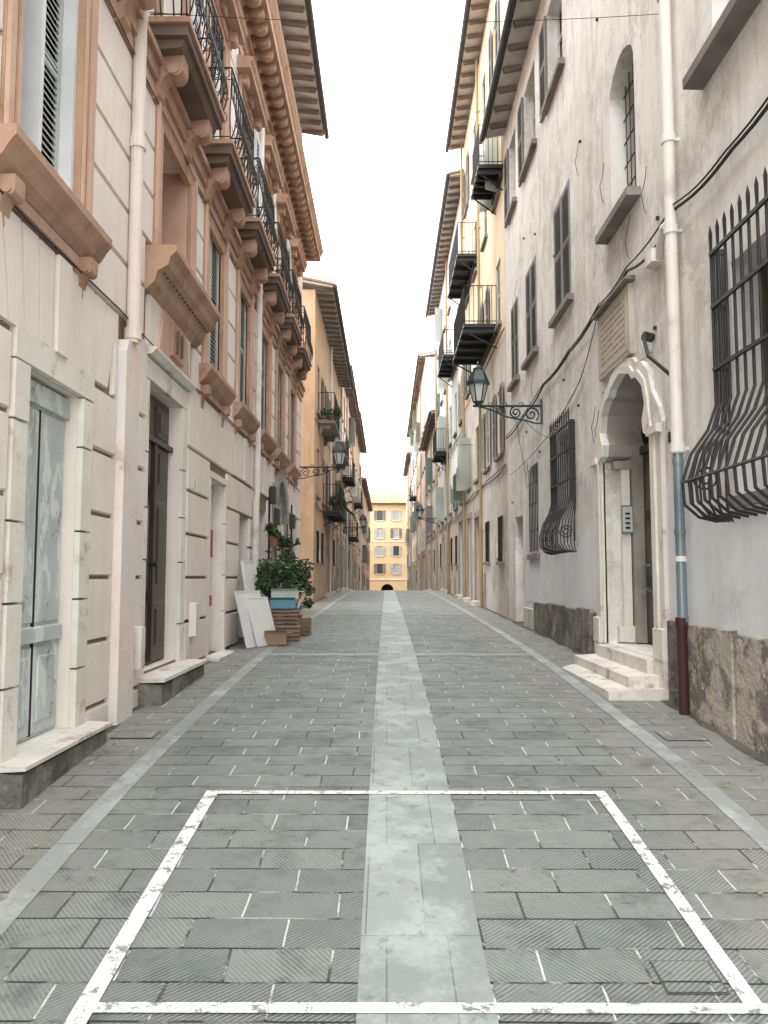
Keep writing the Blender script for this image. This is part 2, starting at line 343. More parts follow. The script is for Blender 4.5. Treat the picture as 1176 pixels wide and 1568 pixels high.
def plain_rail(mb,y0,y1,z0,h,o,m='iron',r=.009,sp=.12):
    for (oa,ya),(ob,yb) in [((.02,y0),(o,y0)),((o,y0),(o,y1)),((o,y1),(.02,y1))]:
        L=math.hypot(ob-oa,yb-ya); n=max(2,int(round(L/sp)))
        for z in (z0+.08,z0+h): mb.tube([(oa,ya,z),(ob,yb,z)],r*1.5,m,4)
        for k in range(n+1):
            t=k/n; x=(oa+(ob-oa)*t); y=ya+(yb-ya)*t; mb.tube([(x,y,z0),(x,y,z0+h)],r,m,4)
def bulge_grille(mb,y0,y1,z0,z1,up=.12,bul=.36,n=9,m='iron',r=.011):
    H=z1-z0
    def prof(b): return [(up,z1+.0),(up,z0+H*.42),(up+(b-up)*.25,z0+H*.33),(up+(b-up)*.75,z0+H*.24),(b,z0+H*.14),(b*.97,z0+H*.06),(b*.7,z0+.015*H),(up*.5+b*.2,z0)]
    for k in range(n+1):
        y=y0+(y1-y0)*k/n
        P=[(o,y,z) for o,z in prof(bul)]; mb.tube(P,r,m,6)
        mb.tube([(up,y,z1),(up,y,z1+.13),(up,y,z1+.2)],[r,r*1.3,.001],m,5)
    for z in (z1-.05,z0+H*.78,z0+H*.55,): 
        mb.box(up-.006,up+.02,y0,y1,z-.015,z+.015,m)
        for y in (y0,y1): mb.tube([(0,y,z),(up,y,z)],.01,m,4)
    mb.tube([(bul,y0,z0+H*.14),(bul,y1,z0+H*.14)],r,m,5)
    for y,sg in ((y0,-1),(y1,1)):
        for kk in range(1,6):
            b=up+(bul-up)*kk/6
            mb.tube([(o*kk/6 if o>up else up*kk/6,y,z) for o,z in prof(bul)],r*.8,m,5)
        S=spiral((bul*.55,z0+H*.16),.02,.11,0,4*math.pi,20); mb.tube([(a,y+sg*.005,b) for a,b in S],r*.8,m,4)
def pipe(mb,y,z0,z1,r,m,o=.1,cl=1.8,mc=None):
    mb.tube([(o,y,z0),(o,y,z1)],r,m,12)
    z=z0+.5
    while z<z1:
        mb.tube([(o,y,z),(o,y,z+.07)],r*1.22,mc or m,12); mb.box(0,o,y-.015,y+.015,z+.02,z+.05,mc or m); z+=cl

# ================================================================ LEFT: rusticated townhouse
P=empty('rusticated_townhouse'); tf=TL()
w=MB(tf); Y0,Y1=-3,22.2
wc=[1.0,5.45,8.75,10.85,13.1,15.35,17.6,19.9]
ops=[(5.25,6.2,.47,3.0,.14,'dark'),(7.98,9.3,.68,3.58,.17,'dark'),(10.85,11.85,.5,2.95,.2,'framest'),
     (17.1,18.9,.3,3.75,.4,'dark'),(13.0,13.9,.4,2.6,.2,'dark'),(15.0,16.0,.4,2.9,.3,'dark'),(20.2,21.4,.4,3.1,.3,'dark')]
fw=[]
for c in wc:
    hw=.52
    if c==8.75: ops.append((8.12,9.38,4.8,6.45,.55,'terralt')); continue
    ops.append((c-hw,c+hw,4.3,6.45,.26,'glass')); fw.append(c)
uc=[3.9,6.2,8.5,10.75,13.0,15.3,17.6,19.9]
for c in uc: ops.append((c-.5,c+.5,7.16,9.5,.26,'glass'))
for c in uc: ops.append((c-.4,c+.4,11.9,13.3,.2,'glass'))
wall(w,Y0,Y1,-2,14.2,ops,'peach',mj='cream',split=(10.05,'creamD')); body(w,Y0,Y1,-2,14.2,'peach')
w.face([(0.0-.004,8.124,4.8),(-.54,8.124,4.8),(-.54,8.124,6.45),(-.004,8.124,6.45)],'terra')
w.face([(-.004,9.376,4.8),(-.54,9.376,4.8),(-.54,9.376,6.45),(-.004,9.376,6.45)],'terralt')
w.box(-.54,.0,8.13,9.37,4.74,4.804,'terralt')
w.obj('walls',P)
# rustication
c=MB(tf)
av=[(5.0,6.43,0,3.24),(6.98,7.4,-1,3.72),(7.85,9.55,0,4.9),(7.7,9.75,3.93,4.87),(8.0,9.5,4.8,6.5),(10.75,11.95,0,3.05),(17,19,0,3.9),(12.98,13.92,0,2.62),(14.98,16.02,0,2.92),(20.18,21.42,0,3.12)]
for cy,hwid in ((5.72,1.15),(13.3,1.0),(3.2,.9),(15.4,.9)): av.append((cy-hwid*1.02,cy+hwid*1.02,3.2,3.9))
for q in fw: av.append((q-.72,q+.72,3.97,6.5))
for q in uc: av.append((q-.7,q+.7,6.9,9.84))
bands=[(.58+.52*k,.58+.52*(k+1)-.026) for k in range(-2,5)]+[(3.18,3.92)]
courses(c,Y0,Y1-.02,bands,av,'cream')
up=[(3.95+.5*k,min(3.95+.5*(k+1)-.026,6.47)) for k in range(0,6) if 3.95+.5*k<6.4]+[(6.87+.53*k,6.87+.53*(k+1)-.026) for k in range(0,6)]
courses(c,Y0,Y1-.02,up,av,'cream')
for cy,hwid in ((5.72,1.15),(13.3,1.0),(3.2,.9),(15.4,.9)):
    n=9
    for k in range(n):
        t0=-1+2*k/n+.012; t1=-1+2*(k+1)/n-.012
        zb=3.2; zt=3.9
        c.prism([(cy+hwid*.88*t0,zb),(cy+hwid*.88*t1,zb),(cy+hwid*1.04*t1,zt),(cy+hwid*1.04*t0,zt)],-.005,.045 if k!=n//2 else .07,'cream',axis='o')
c.obj('rustication',P)
# trim
t=MB(tf)
t.box(0,.09,Y0,Y1+.05,6.62,6.78,'terra'); t.box(0,.14,Y0,Y1+.05,6.78,6.86,'terra'); t.box(0,.05,Y0,Y1+.03,6.48,6.615,'terralt')
def surround(c0,hw,z0,z1,jw=.2,o=.055):
    t.box(-.02,o,c0-hw-jw,c0-hw,z0,z1+jw*.9,'terra' ); t.box(-.02,o,c0+hw,c0+hw+jw,z0,z1+jw*.9,'terra')
    t.box(-.02,o-.003,c0-hw,c0+hw,z1,z1+jw*.9,'terra')
    for sg in (-1,1):
        a=c0+sg*(hw+jw*.78); t.box(o-.01,o+.03,a-jw*.18,a+jw*.18,z0,z1+jw*.9-.002,'terralt')
        a=c0+sg*(hw+.03); t.box(o-.01,o+.02,a-.015,a+.015,z0,z1,'terralt')
for q in fw:
    surround(q,.52,4.3,6.42-.15)
    t.prism([(0,4.3),(.2,4.3),(.2,4.24),(.16,4.19),(.12,4.12),(.05,4.06),(0,4.06)],q-.84,q+.84,'terra')
    t.box(0,.045,q-.72,q+.72,3.97,4.055,'terralt')
    for sg in (-1,1):
        console(t,q+sg*.64,.14,4.055,.32,.14,'terra')
surround(8.75,.64,4.86,6.3,.2)
t.prism([(0,4.86),(.34,4.86),(.34,4.8),(.28,4.74),(.26,4.66),(.16,4.6),(.13,4.5),(.05,4.42),(0,4.42)],7.7,9.8,'terra')
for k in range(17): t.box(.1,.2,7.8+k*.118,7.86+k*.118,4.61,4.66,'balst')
t.box(0,.045,7.86,9.54,3.9,4.42,'cream')
t.prism([(8.1,3.93),(9.4,3.93),(9.2,4.4),(8.3,4.4)],.04,.075,'terralt',axis='o')
t.prism([(8.5,3.98),(9.0,3.98),(8.95,4.34),(8.55,4.34)],.07,.11,'terra',axis='o')
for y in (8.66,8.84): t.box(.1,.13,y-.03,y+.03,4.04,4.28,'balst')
for q in uc:
    surround(q,.5,7.16,9.3,.2)
    t.prism([(0,9.62),(.26,9.62),(.26,9.7),(.3,9.76),(.3,9.8),(0,9.84)],q-.86,q+.86,'terra')
    t.box(0,.08,q-.7,q+.7,9.46,9.6,'terralt')
    for sg in (-1,1): console(t,q+sg*.62,.15,9.62,.42,.2,'terra')
    console(t,q,.2,9.62,.28,.16,'terra')
E=Y1+.5
t.box(0,.05,Y0,E-.45,10.05,10.32,'terralt'); t.box(0,.1,Y0,E-.42,10.32,10.4,'terra'); t.box(0,.16,Y0,E-.4,10.4,10.46,'terra')
y=Y0
while y<E-.5:
    console(t,y,.13,10.68,.2,.44,'terra'); y+=.34
t.box(0,.5,Y0,E-.06,10.68,10.83,'terra'); t.prism([(0,10.83),(.5,10.83),(.53,10.88),(.56,10.95),(.58,10.99),(0,11.08)],Y0,E,'terra')
y=Y0
while y<E-.5: t.box(.05,.1,y,y+.07,10.22,10.31,'terra'); y+=.14
t.box(0,.04,Y0,Y1+.03,11.5,11.6,'terralt')
for q in uc: t.box(-.01,.03,q-.5,q+.5,11.78,11.9,'terralt')
t.obj('terracotta_trim',P)
r=MB(tf); eave(r,Y0,Y1,14.25,.6,step=.5); r.obj('roof_eave',P)
# windows
s=MB(tf)
for q in fw:
    casement(s,.26,q-.52,q+.52,4.3,6.45,'shutW',1)
    if q==5.45:
        louvre(s,-.13,q+.0,q+.46,4.33,6.42,'shutL',pitch=.055); s.box(-.2,-.02,q-.06,q-.005,4.32,6.43,'shutW')
        s.box(-.12,-.0,q+.465,q+.518,4.32,6.43,'shutW')
    else:
        louvre(s,-.06,q-.51,q-.01,4.33,6.42,'shutL',pitch=.06); louvre(s,-.06,q+.02,q+.51,4.33,6.42,'shutL',pitch=.06)
for i,q in enumerate(uc):
    if i%2: louvre(s,-.1,q-.49,q-.01,7.2,9.45,'shutW',pitch=.07); louvre(s,-.1,q+.01,q+.49,7.2,9.45,'shutW',pitch=.07)
    else:
        casement(s,.26,q-.5,q+.5,7.18,9.5,'shutW',2); louvre(s,.095,q+.52,q+1.0,7.2,9.4,'shutW',pitch=.07)
    louvre(s,-.08,q-.39,q+.39,11.92,13.28,'shutG',pitch=.08)
s.obj('windows_and_shutters',P)
b=MB(tf)
for q in uc:
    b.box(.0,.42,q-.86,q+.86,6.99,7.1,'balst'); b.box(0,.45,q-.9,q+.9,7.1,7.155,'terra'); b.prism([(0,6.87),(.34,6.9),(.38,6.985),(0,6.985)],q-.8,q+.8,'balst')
    for sg in (-1,1): console(b,q+sg*.58,.2,6.9,.46,.34,'terra')
b.obj('balcony_slabs',P)
b=MB(tf)
for q in uc: fancy_rail(b,q-.84,q+.84,7.16,.98,.41)
b.obj('balcony_railings',P)
# doors & frames
d=MB(tf)
def stoneframe(a,b2,z0,z1,fw_,o,m='framest',fl=None):
    zz=z0; fl=fl or fw_
    while zz<z1-.01:
        h=min(U(.5,.85),z1-zz); 
        if z1-zz-h<.25: h=z1-zz
        for s0,s1 in ((a-fl,a),(b2,b2+fw_)): d.box(-.05,o+U(-.004,.004),s0,s1,zz+.003,zz+h-.003,m,.006)
        zz+=h
    d.box(-.05,o,a-fl,b2+fw_,z1,z1+fw_*1.0,m,.008)
stoneframe(5.25,6.2,.3,3.0,.22,.05); d.box(-.14,-.002,5.252,6.198,.3,.475,'framest')
d.box(-.135,-.10,5.26,6.19,.48,2.98,'doorP')
for a,b2 in ((5.27,5.72),(5.74,6.18)):
    d.box(-.1,-.085,a,b2,.5,1.12,'doorP',.01); d.box(-.1,-.085,a,b2,1.28,2.8,'doorP',.01)
    d.box(-.086,-.075,a+.07,b2-.07,.58,1.05,'doorP',.012)
d.box(-.099,-.084,5.716,5.744,.5,2.8,'dark')
d.box(-.1,-.06,5.26,6.19,1.14,1.26,'doorP',.01); d.box(-.1,-.055,5.26,6.19,2.82,2.97,'doorP')
d.box(-.02,.2,4.98,6.5,-.3,.43,'plinth',.02); d.box(-.02,.23,4.96,6.52,.43,.475,'step',.01)
stoneframe(7.98,9.3,.5,3.58,.22,.035,fl=.12); d.prism([(0,3.82),(.07,3.82),(.12,3.87),(.12,3.89),(0,3.91)],7.86,9.57,'framest')
d.box(-.165,-.13,7.99,9.29,.7,3.56,'doorD')
for a,b2 in ((8.02,8.6),(8.68,9.26)):
    for z0,z1 in ((.8,1.35),(1.45,2.45),(2.55,3.05),(3.12,3.5)): d.box(-.13,-.105,a+.05,b2-.05,z0,z1,'doorD',.03); d.box(-.11,-.09,a+.12,b2-.12,z0+.07,z1-.07,'doorD',.02)
d.box(-.13,-.08,8.6,8.68,.72,3.05,'doorD'); d.box(-.13,-.07,8.0,9.28,3.04,3.1,'doorD')
d.tube([(-.1,8.58,1.75),(-.03,8.58,1.75)],.03,'iron',8)
d.box(-.02,.26,7.8,9.62,.1,.6,'plinth',.02); d.box(-.16,.29,7.78,9.64,.6,.655,'step',.01)
stoneframe(10.85,11.85,.4,2.95,.1,.038,'cream'); d.box(-.19,-.15,10.87,11.83,.5,2.9,'shutW'); d.box(-.15,-.135,10.9,11.8,1.9,2.3,'red'); d.box(-.15,-.135,10.9,11.8,1.2,1.35,'red'); d.box(-.01,.2,10.75,11.95,.2,.56,'step',.02)
d.box(0,.055,16.6,17.1,0,3.6,'stone',.02); d.box(0,.055,18.9,19.3,0,3.6,'stone',.02)
pr=[(17.1+.9+ .9*math.cos(w_),2.85+.9*math.sin(w_)) for w_ in [math.pi*k/12 for k in range(13)]]
for k in range(12):
    ca,cz=18.0,2.85
    f=lambda p,s_:(ca+(p[0]-ca)*s_,cz+(p[1]-cz)*s_)
    d.prism([pr[k],pr[k+1],f(pr[k+1],1.32),f(pr[k],1.32)],-.05,.08,'stone',axis='o')
d.prism([(18.9,2.85),(18.9,3.75)]+[(18.0,3.75)]+[q for q in reversed(pr[:7])],-.38,-.01,'cream',axis='o')
d.prism([(17.1,2.85)]+[q for q in reversed(pr[6:])][1:]+[(18.0,3.75),(17.1,3.75)],-.38,-.01,'cream',axis='o')
for a,b2,z0,z1 in ((13.02,13.88,.42,2.58),(15.02,15.98,.42,2.88),(20.22,21.38,.42,3.08),(17.12,18.88,.4,3.0)):
    d.box(-.19,-.16,a,b2,z0,z1,'doorB'); n=6
    for k in range(n): d.box(-.165,-.15,a+(b2-a)*k/n+.01,a+(b2-a)*(k+1)/n-.01,z0,z1,'doorB',.004)
d.obj('doors_and_frames',P)
# pipes
p=MB(tf)
p.tube([(.1,7.18,3.72),(.1,7.18,14.2)],.06,'pipeP',14)
for z in (3.75,5.55,7.4,9.3): p.tube([(.1,7.18,z),(.1,7.18,z+.1)],.078,'pipeP',14)
p.prism([(6.98,-.5),(7.42,-.5),(7.40,1.4),(7.38,3.6),(7.3,3.72),(7.06,3.72),(7.0,3.6),(6.99,1.4)],-.01,.11,'pink',axis='o')
for yy in (14.2,): pipe(p,yy,3.0,10.0,.05,'pipeW',o=.12); p.tube([(.1,yy,.3),(.1,yy,3.0)],.06,'pipeW',10)
p.box(.03,.12,9.75,9.95,.9,1.3,'pipeW',.01)
p.box(.03,.13,7.55,7.69,.75,1.15,'step',.01)
p.tube([(.05,9.8,4.9),(.2,9.85,4.9),(.22,9.95,4.85)],.02,'pipeW',6); p.box(.03,.25,9.78,9.86,4.86,5.0,'pipeW')
p.prism([(9.86+.05*math.cos(a),2.75+.08*math.sin(a)) for a in [k*.628 for k in range(10)]],.036,.05,'frost',axis='o')
for z_,r_ in ((3.93,.007),(6.45,.006)):
    pts=[(.07,Y0+k*.9,z_+U(-.02,.02)) for k in range(28)]; p.tube(pts,r_,'cable',4)
p.obj('downpipes_and_fittings',P)
k_=MB(tf)
for yy,zz in ((16.3,2.3),(16.8,2.7),(19.2,2.2),(19.6,2.8),(16.2,3.1)):
    k_.box(0.03,.16,yy,yy+.25,zz,zz+.35,random.choice(['iron','pot','stone']),.01)
for yy in (16.1,19.0,19.9): k_.tube([(.06,yy,.8),(.06,yy,3.4)],.02,'iron',6)
k_.obj('wall_boxes',P)

# ================================================================ generic houses
def house(name,side,X,y0,y1,h,wm,sm,nf,g0,fh,sp,seed,ov=.55,trim=None,pitch=.08,gdoors=True,sill='sill',eavem='eaveW',balc=(),first=None,zb=-4,hw=.45,whgt=1.65,split=None):
    rs=random.Random(seed); P=empty(name); tf=(TL if side<0 else TR)(X); w=MB(tf); s=MB(tf); ops=[]
    n=max(1,int((y1-y0-.6)/sp)); st=(y1-y0)/n
    for f in range(nf):
        z0=g0+fh*f
        for k in range(n):
            yc=y0+st*(k+.5)
            if z0+whgt>h-.3: continue
            ops.append((yc-hw,yc+hw,z0,z0+whgt,.2,'glass'))
            mode=rs.random(); m_=sm if isinstance(sm,str) else sm[rs.randrange(len(sm))]
            s.box(0,.09,yc-hw-.12,yc+hw+.12,z0-.09,z0-.005,sill,.005)
            if trim:
                s.box(-.01,.03,yc-hw-.12,yc-hw,z0,z0+whgt+.12,trim); s.box(-.01,.03,yc+hw,yc+hw+.12,z0,z0+whgt+.12,trim); s.box(-.01,.03,yc-hw,yc+hw,z0+whgt,z0+whgt+.12,trim)
            if mode<.45:
                louvre(s,-.08,yc-hw+.01,yc-.01,z0+.01,z0+whgt-.01,m_,pitch=pitch); louvre(s,-.08,yc+.01,yc+hw-.01,z0+.01,z0+whgt-.01,m_,pitch=pitch)
            elif mode<.85:
                casement(s,.2,yc-hw,yc+hw,z0,z0+whgt,'shutW',1)
                louvre(s,.035,yc-2*hw-.02,yc-hw-.02,z0,z0+whgt,m_,pitch=pitch); louvre(s,.035,yc+hw+.02,yc+2*hw+.02,z0,z0+whgt,m_,pitch=pitch)
            else:
                casement(s,.2,yc-hw,yc+hw,z0,z0+whgt,'shutW',1)
                for sg in (-1,1):
                    q=yc+sg*hw; s.hexa([(0,q,z0),(.03,q+sg*.02,z0),(.03,q+sg*.02,z0+whgt),(0,q,z0+whgt),(.38,q+sg*.2,z0),(.39,q+sg*.24,z0),(.39,q+sg*.24,z0+whgt),(.38,q+sg*.2,z0+whgt)],m_)
    yy=y0+rs.uniform(.4,1.2)
    while gdoors and yy<y1-1.6:
        wd=rs.uniform(.9,1.5); gz=G(yy+.5)
        if rs.random()<.62:
            zt=gz+rs.uniform(2.3,2.9); ops.append((yy,yy+wd,gz-.3,zt,.3,'dark')); m_=rs.choice(['doorB','shutG','doorD','shutT','doorB'])
            s.box(-.28,-.22,yy+.01,yy+wd-.01,gz,zt-.01,m_)
            for j in range(3): s.box(-.22,-.2,yy+.08,yy+wd/2-.04,gz+.15+j*.8,gz+.15+j*.8+.65,m_,.02); s.box(-.22,-.2,yy+wd/2+.04,yy+wd-.08,gz+.15+j*.8,gz+.15+j*.8+.65,m_,.02)
            s.box(-.02,.05,yy-.16,yy,gz-.3,zt,'stone',.005); s.box(-.02,.05,yy+wd,yy+wd+.16,gz-.3,zt,'stone',.005); s.box(-.02,.055,yy-.16,yy+wd+.16,zt,zt+.18,'stone',.005)
            s.box(0,.22,yy-.1,yy+wd+.1,gz-.4,gz+.14,'step',.01)
        else:
            z0=gz+1.3; zt=z0+1.1; wd=.8; ops.append((yy,yy+wd,z0,zt,.2,'glass')); s.box(0,.08,yy-.1,yy+wd+.1,z0-.08,z0-.004,'sill')
            for j in range(6): s.tube([(.03,yy+wd*(j+.5)/6,z0),(.03,yy+wd*(j+.5)/6,zt)],.01,'iron',4)
            for z_ in (z0+.3,z0+.8): s.tube([(.03,yy,z_),(.03,yy+wd,z_)],.01,'iron',4)
        if rs.random()<.6: s.box(0,.03,yy+wd+.2,yy+wd+.5,gz-1,gz+rs.uniform(.6,1.0),'stone',.005)
        if rs.random()<.4: s.box(0,.05,yy+wd+.22,yy+wd+.5,gz+1.4,gz+1.75,rs.choice(['frost','pipeW','sill']),.005)
        yy+=wd+rs.uniform(.7,1.8)
    wall(w,y0,y1,zb,h,ops,wm,split=split); body(w,y0,y1,zb,h,wm); w.obj('walls',P)
    s.obj('windows_and_doors',P)
    e=MB(tf); eave(e,y0,y1,h+.02,ov,under=eavem,step=.6); e.obj('roof_eave',P)
    b=MB(tf)
    for (a,c_,z,o,kind) in balc:
        b.box(0,o,a,c_,z-.09,z,'sill' if kind!='dark' else 'iron')
        if kind=='dark':
            for j in range(5): b.box(.03,o+.03,a+.1+(c_-a-.2)*j/4-.03,a+.1+(c_-a-.2)*j/4+.03,z-.2,z-.092,'iron')
            b.box(.02,.1,a,c_,z-.3,z-.201,'iron'); 
            for q in (a+.1,c_-.1): b.tube([(0,q,z-.6),(o*.9,q,z-.2)],.02,'iron',5)
        else:
            for q in (a+.2,c_-.2): console(b,q,.14,z-.09,.35,o*.7,'sill')
        plain_rail(b,a+.03,c_-.03,z,1.0,o-.03)
    if balc: b.obj('balconies',P)
    g=MB(tf); rr=rs.choice(['pipeY','pipeW','pipeZ']); pipe(g,y1-.25,G(y1)-.2,h,.05,rr,o=.09)
    if rs.random()<.7 or name.startswith('yellow_tall'): pipe(g,y0+(y1-y0)*.48,G(y1)-.2,h,.045,'pipeY' if side>0 else 'pipeW',o=.08)
    for z_ in (g0-.35,g0-.42,g0+fh-.4):
        pts=[]; q=y0
        while q<=y1: pts.append((.04,q,z_+rs.uniform(-.05,.03))); q+=1.2
        g.tube(pts,.014,'cable',4)
    g.obj('pipes_and_cables',P)
    return P
house('orange_townhouse',-1,XL,26.6,41,11.3,'orange',['shutL','shutG','shutT'],3,4.4,2.9,2.3,3,ov=.6,trim='terralt',balc=[(28,31,7.1,.6,'st'),(30.5,34.2,4.15,.65,'dark'),(36,39,7.1,.6,'st')])
house('peach_townhouse',-1,XL,41.05,55,12.4,'peach',['shutG','shutL'],3,4.2,2.9,2.5,5,ov=.5,trim='terra',balc=[(43,46,7.0,.6,'dark'),(49,52,4.1,.6,'dark')],split=(4.0,'beige'))
house('yellow_corner_house',-1,XL,55.05,73,12.9,'yellow',['shutG','shutL'],3,4.0,3.0,2.6,8,ov=.5,balc=[(58,61,7.0,.6,'dark')])
house('rose_end_house',-1,XL,73.05,108,10.5,'rose',['shutG','shutL'],3,3.2,2.8,2.8,9,ov=.45)
house('yellow_tall_townhouse',1,XR,18.55,28.4,17.2,'yellow',['shutG','shutL','shutT'],4,4.6,3.25,2.3,12,ov=.5,hw=.42,balc=[(18.7,20.2,11.5,.6,'dark'),(24.3,27.9,11.6,.62,'dark'),(20.0,23.3,8.0,.85,'dark')],split=(7.4,'beige'))
house('greenish_white_townhouse',1,XR,28.45,44,16.1,'greyst',['shutG','shutL'],4,4.4,3.0,2.3,15,ov=.5,balc=[(31,34,10.3,.6,'dark'),(36,38.5,7.3,.6,'dark')],split=(4.0,'ylt'))
house('rose_townhouse',1,XR,57,72,17.4,'rose',['shutG','shutL'],5,3.6,3.0,2.4,17,ov=.45)
house('low_beige_house',1,XR+.05,44.05,56.95,10.6,'beige',['shutG','shutT'],2,4.4,3.0,2.4,18,ov=.4)
house('pale_yellow_townhouse',1,XR,72.05,90,17.3,'ylt',['shutG','shutL'],5,3.2,3.0,2.6,19,ov=.45,balc=[(75,78,9.2,.6,'dark')])
house('orange_far_house',1,XR,90.05,110,15.5,'orange',['shutG','shutL'],5,3.0,2.9,2.8,21,ov=.45)

# ================================================================ house closing the street
P=empty('yellow_end_building'); tf=lambda o,a,z:(a,114-o,z)
w=MB(tf); s=MB(tf); ops=[(-.75,.95,-4,.75,1.5,'dark')]
for f in range(4):
    for k in range(7):
        a=-8+2.3*k+.15; z0=2.2+2.5*f; ops.append((a-.4,a+.4,z0,z0+1.4,.15,'glass'))
        for sg in (-1,1):
            q=a+sg*.62; louvre(s,.03,q-.2,q+.2,z0,z0+1.4,'shutT' if (f+k)%3==0 else 'shutL',pitch=.12)
        if (f*2+k)%3:
            louvre(s,-.1,a-.39,a-.01,z0,z0+1.4,'shutL',pitch=.12); louvre(s,-.1,a+.01,a+.39,z0,z0+1.4,'shutL',pitch=.12)
        s.box(0,.1,a-.5,a+.5,z0-.1,z0,'framest')
wall(w,-10,9,-5,12,ops,'yend'); body(w,-10,9,-5,12,'yend'); w.obj('walls',P)
s.box(0,.08,-10,9,1.3,1.5,'framest'); s.box(0,.06,-10,9,6.6,6.75,'framest')
s.prism([(.95,.0),(.95,.76),(.1,.76)]+[(.1+.85*math.cos(a),.0+.75*math.sin(a)) for a in [math.pi/2*k/6 for k in range(6,-1,-1)]][:-1],-1.4,-.01,'yend',axis='o')
s.prism([(-.75,.0)]+[(.1-.85*math.cos(a),.0+.75*math.sin(a)) for a in [math.pi/2*k/6 for k in range(1,7)]]+[(-.75,.76)],-1.4,-.01,'yend',axis='o')
s.obj('windows_and_mouldings',P)
e=MB(tf); eave(e,-10,9,12.02,.5,slope=.3); e.prism([(.6,12.1),(-4,14),(-9,12.1)],-10.3,9.3,'tile'); e.obj('tiled_roof',P)

# ================================================================ RIGHT: off-white house
P=empty('white_stucco_townhouse'); tf=TR(); w=MB(tf); Y0,Y1=-3,18.5
ops=[(8.35,10.4,.78,4.0,.52,'dark'),(8.75,9.75,5.9,7.85,.36,'glass'),(5.35,6.6,6.0,8.0,.34,'glass'),(5.1,6.42,2.25,4.15,.3,'dark'),
 (12.0,13.1,2.15,3.9,.3,'dark'),(14.85,15.75,2.05,3.75,.28,'dark'),(11.95,13.1,5.85,7.7,.2,'dark'),(14.75,15.85,5.85,7.65,.2,'dark'),(16.85,17.75,5.85,7.6,.2,'dark'),
 (12.25,13.4,9.75,11.4,.22,'glass'),(14.6,15.8,9.75,11.4,.22,'glass'),(16.9,17.8,9.75,11.4,.22,'glass'),(8.7,9.8,9.75,11.4,.22,'glass'),
 (16.6,17.6,.5,2.9,.25,'dark'),(1.0,2.2,2.25,4.15,.3,'dark')]
wall(w,Y0,Y1,-2,12.05,ops,'stuccoR'); body(w,Y0,Y1,-2,12.05,'stuccoR'); 
w.obj('walls',P)
t=MB(tf)
def plinth(a,b2,zt,m):
    y=a
    while y<b2-.01:
        L=min(.25+.4*R(),b2-y); L=b2-y if b2-y-L<.2 else L
        t.box(-.05,.05+U(-.012,.012),y,y+L,-1.5,zt+U(-.025,.025),m,.012); y+=L
plinth(-3,7.7,1.17,'plinthN'); plinth(7.71,8.03,1.2,'plinth'); plinth(10.75,15.2,1.16,'plinth'); t.box(-.05,.05,15.2,16.4,-1,1.02,'beige',.01)
t.obj('plinth',P)
t=MB(tf)
def patch(a,b2,z0,za,zb):
    n=14; pts=[(.006,a,z0),(.006,b2,z0)]
    for k in range(n+1):
        u=1-k/n; pts.append((.006,a+(b2-a)*u,za+(zb-za)*u+U(-.09,.09)*(0 if k in (0,n) else 1)))
    t.face(pts,'stuccoR2')
patch(4,5.05,1.15,2.2,2.1); patch(5.05,6.45,1.15,2.1,2.15); patch(6.45,8.05,1.15,2.15,2.5); patch(10.75,11.9,1.15,2.5,2.05); patch(11.9,14.8,1.15,2.05,1.95); patch(14.8,16.3,1.15,1.95,1.9)
for a,b2,z,o in ((8.6,9.95,5.9,.16),(5.15,6.85,6.0,.18),(11.8,13.25,5.85,.1),(14.6,16.0,5.85,.1),(16.7,17.9,5.85,.1),(12.1,13.55,9.75,.1),(14.45,15.95,9.75,.1),(16.75,17.95,9.75,.1),(14.75,15.85,2.05,.06),(5.0,6.5,2.25,.05)):
    t.box(-.1,o,a,b2,z-.1,z+.004,'sill',.006)
cy=9.25; arc=[(cy+.5*math.cos(a),7.5+.35*math.sin(a)) for a in [math.pi*k/12 for k in range(13)]]
t.prism([(9.75,7.85)]+[(cy,7.85)]+list(reversed(arc[:7])),-.35,-.002,'stuccoR',axis='o'); t.prism([(8.75,7.85)]+list(reversed(arc[6:]))+[(cy,7.85)],-.35,-.002,'stuccoR',axis='o')
t.obj('sills_and_patches',P)
# portal
t=MB(tf)
C=9.375
inn=[(C+1.025,.78),(C+1.025,3.08),(C+.84,3.14),(C+.8,3.28),(C+.9,3.45),(C+.82,3.66),(C+.62,3.8),(C+.47,3.82),(C+.38,3.9),(C,4.0)]
inn=inn+[(2*C-a,b) for a,b in reversed(inn[:-1])]
def outp(i):
    a,b=inn[i]
    if b<=3.12: return (a+(.30 if a>C else -.28),b)
    dx,dz=a-C,b-2.8; L=math.hypot(dx,dz); return (a+dx/L*.2,b+dz/L*.18)
out=[outp(i) for i in range(len(inn))]
out[2]=(C+1.38,3.17);out[3]=(C+1.32,3.32); out[-3]=(C-1.34,3.17); out[-4]=(C-1.28,3.32)
for i in range(len(inn)-1):
    t.prism([inn[i],inn[i+1],out[i+1],out[i]],-.02,.045,'framest' if i in(0,len(inn)-2) else 'stuccoR',axis='o')
    f=lambda p,q:(p[0]*.55+q[0]*.45,p[1]*.55+q[1]*.45)
    t.prism([inn[i],inn[i+1],f(inn[i+1],out[i+1]),f(inn[i],out[i])],.04,.07,'framest',axis='o')
half=inn[1:10]; t.prism([(C+1.025,4.0)]+half,-.51,-.021,'stone',axis='o'); half2=inn[9:-1]; t.prism([(C-1.025,4.0)]+list(reversed(half2)),-.51,-.021,'framest',axis='o')
for y in (C-1.18,C+1.2):
    t.box(.04,.1,y-.17,y+.17,3.06,3.16,'framest',.01); t.box(.04,.09,y-.15,y+.15,.78,1.1,'framest',.01); t.box(-.02,.08,y-.14,y+.14,.3,.79,'framest')
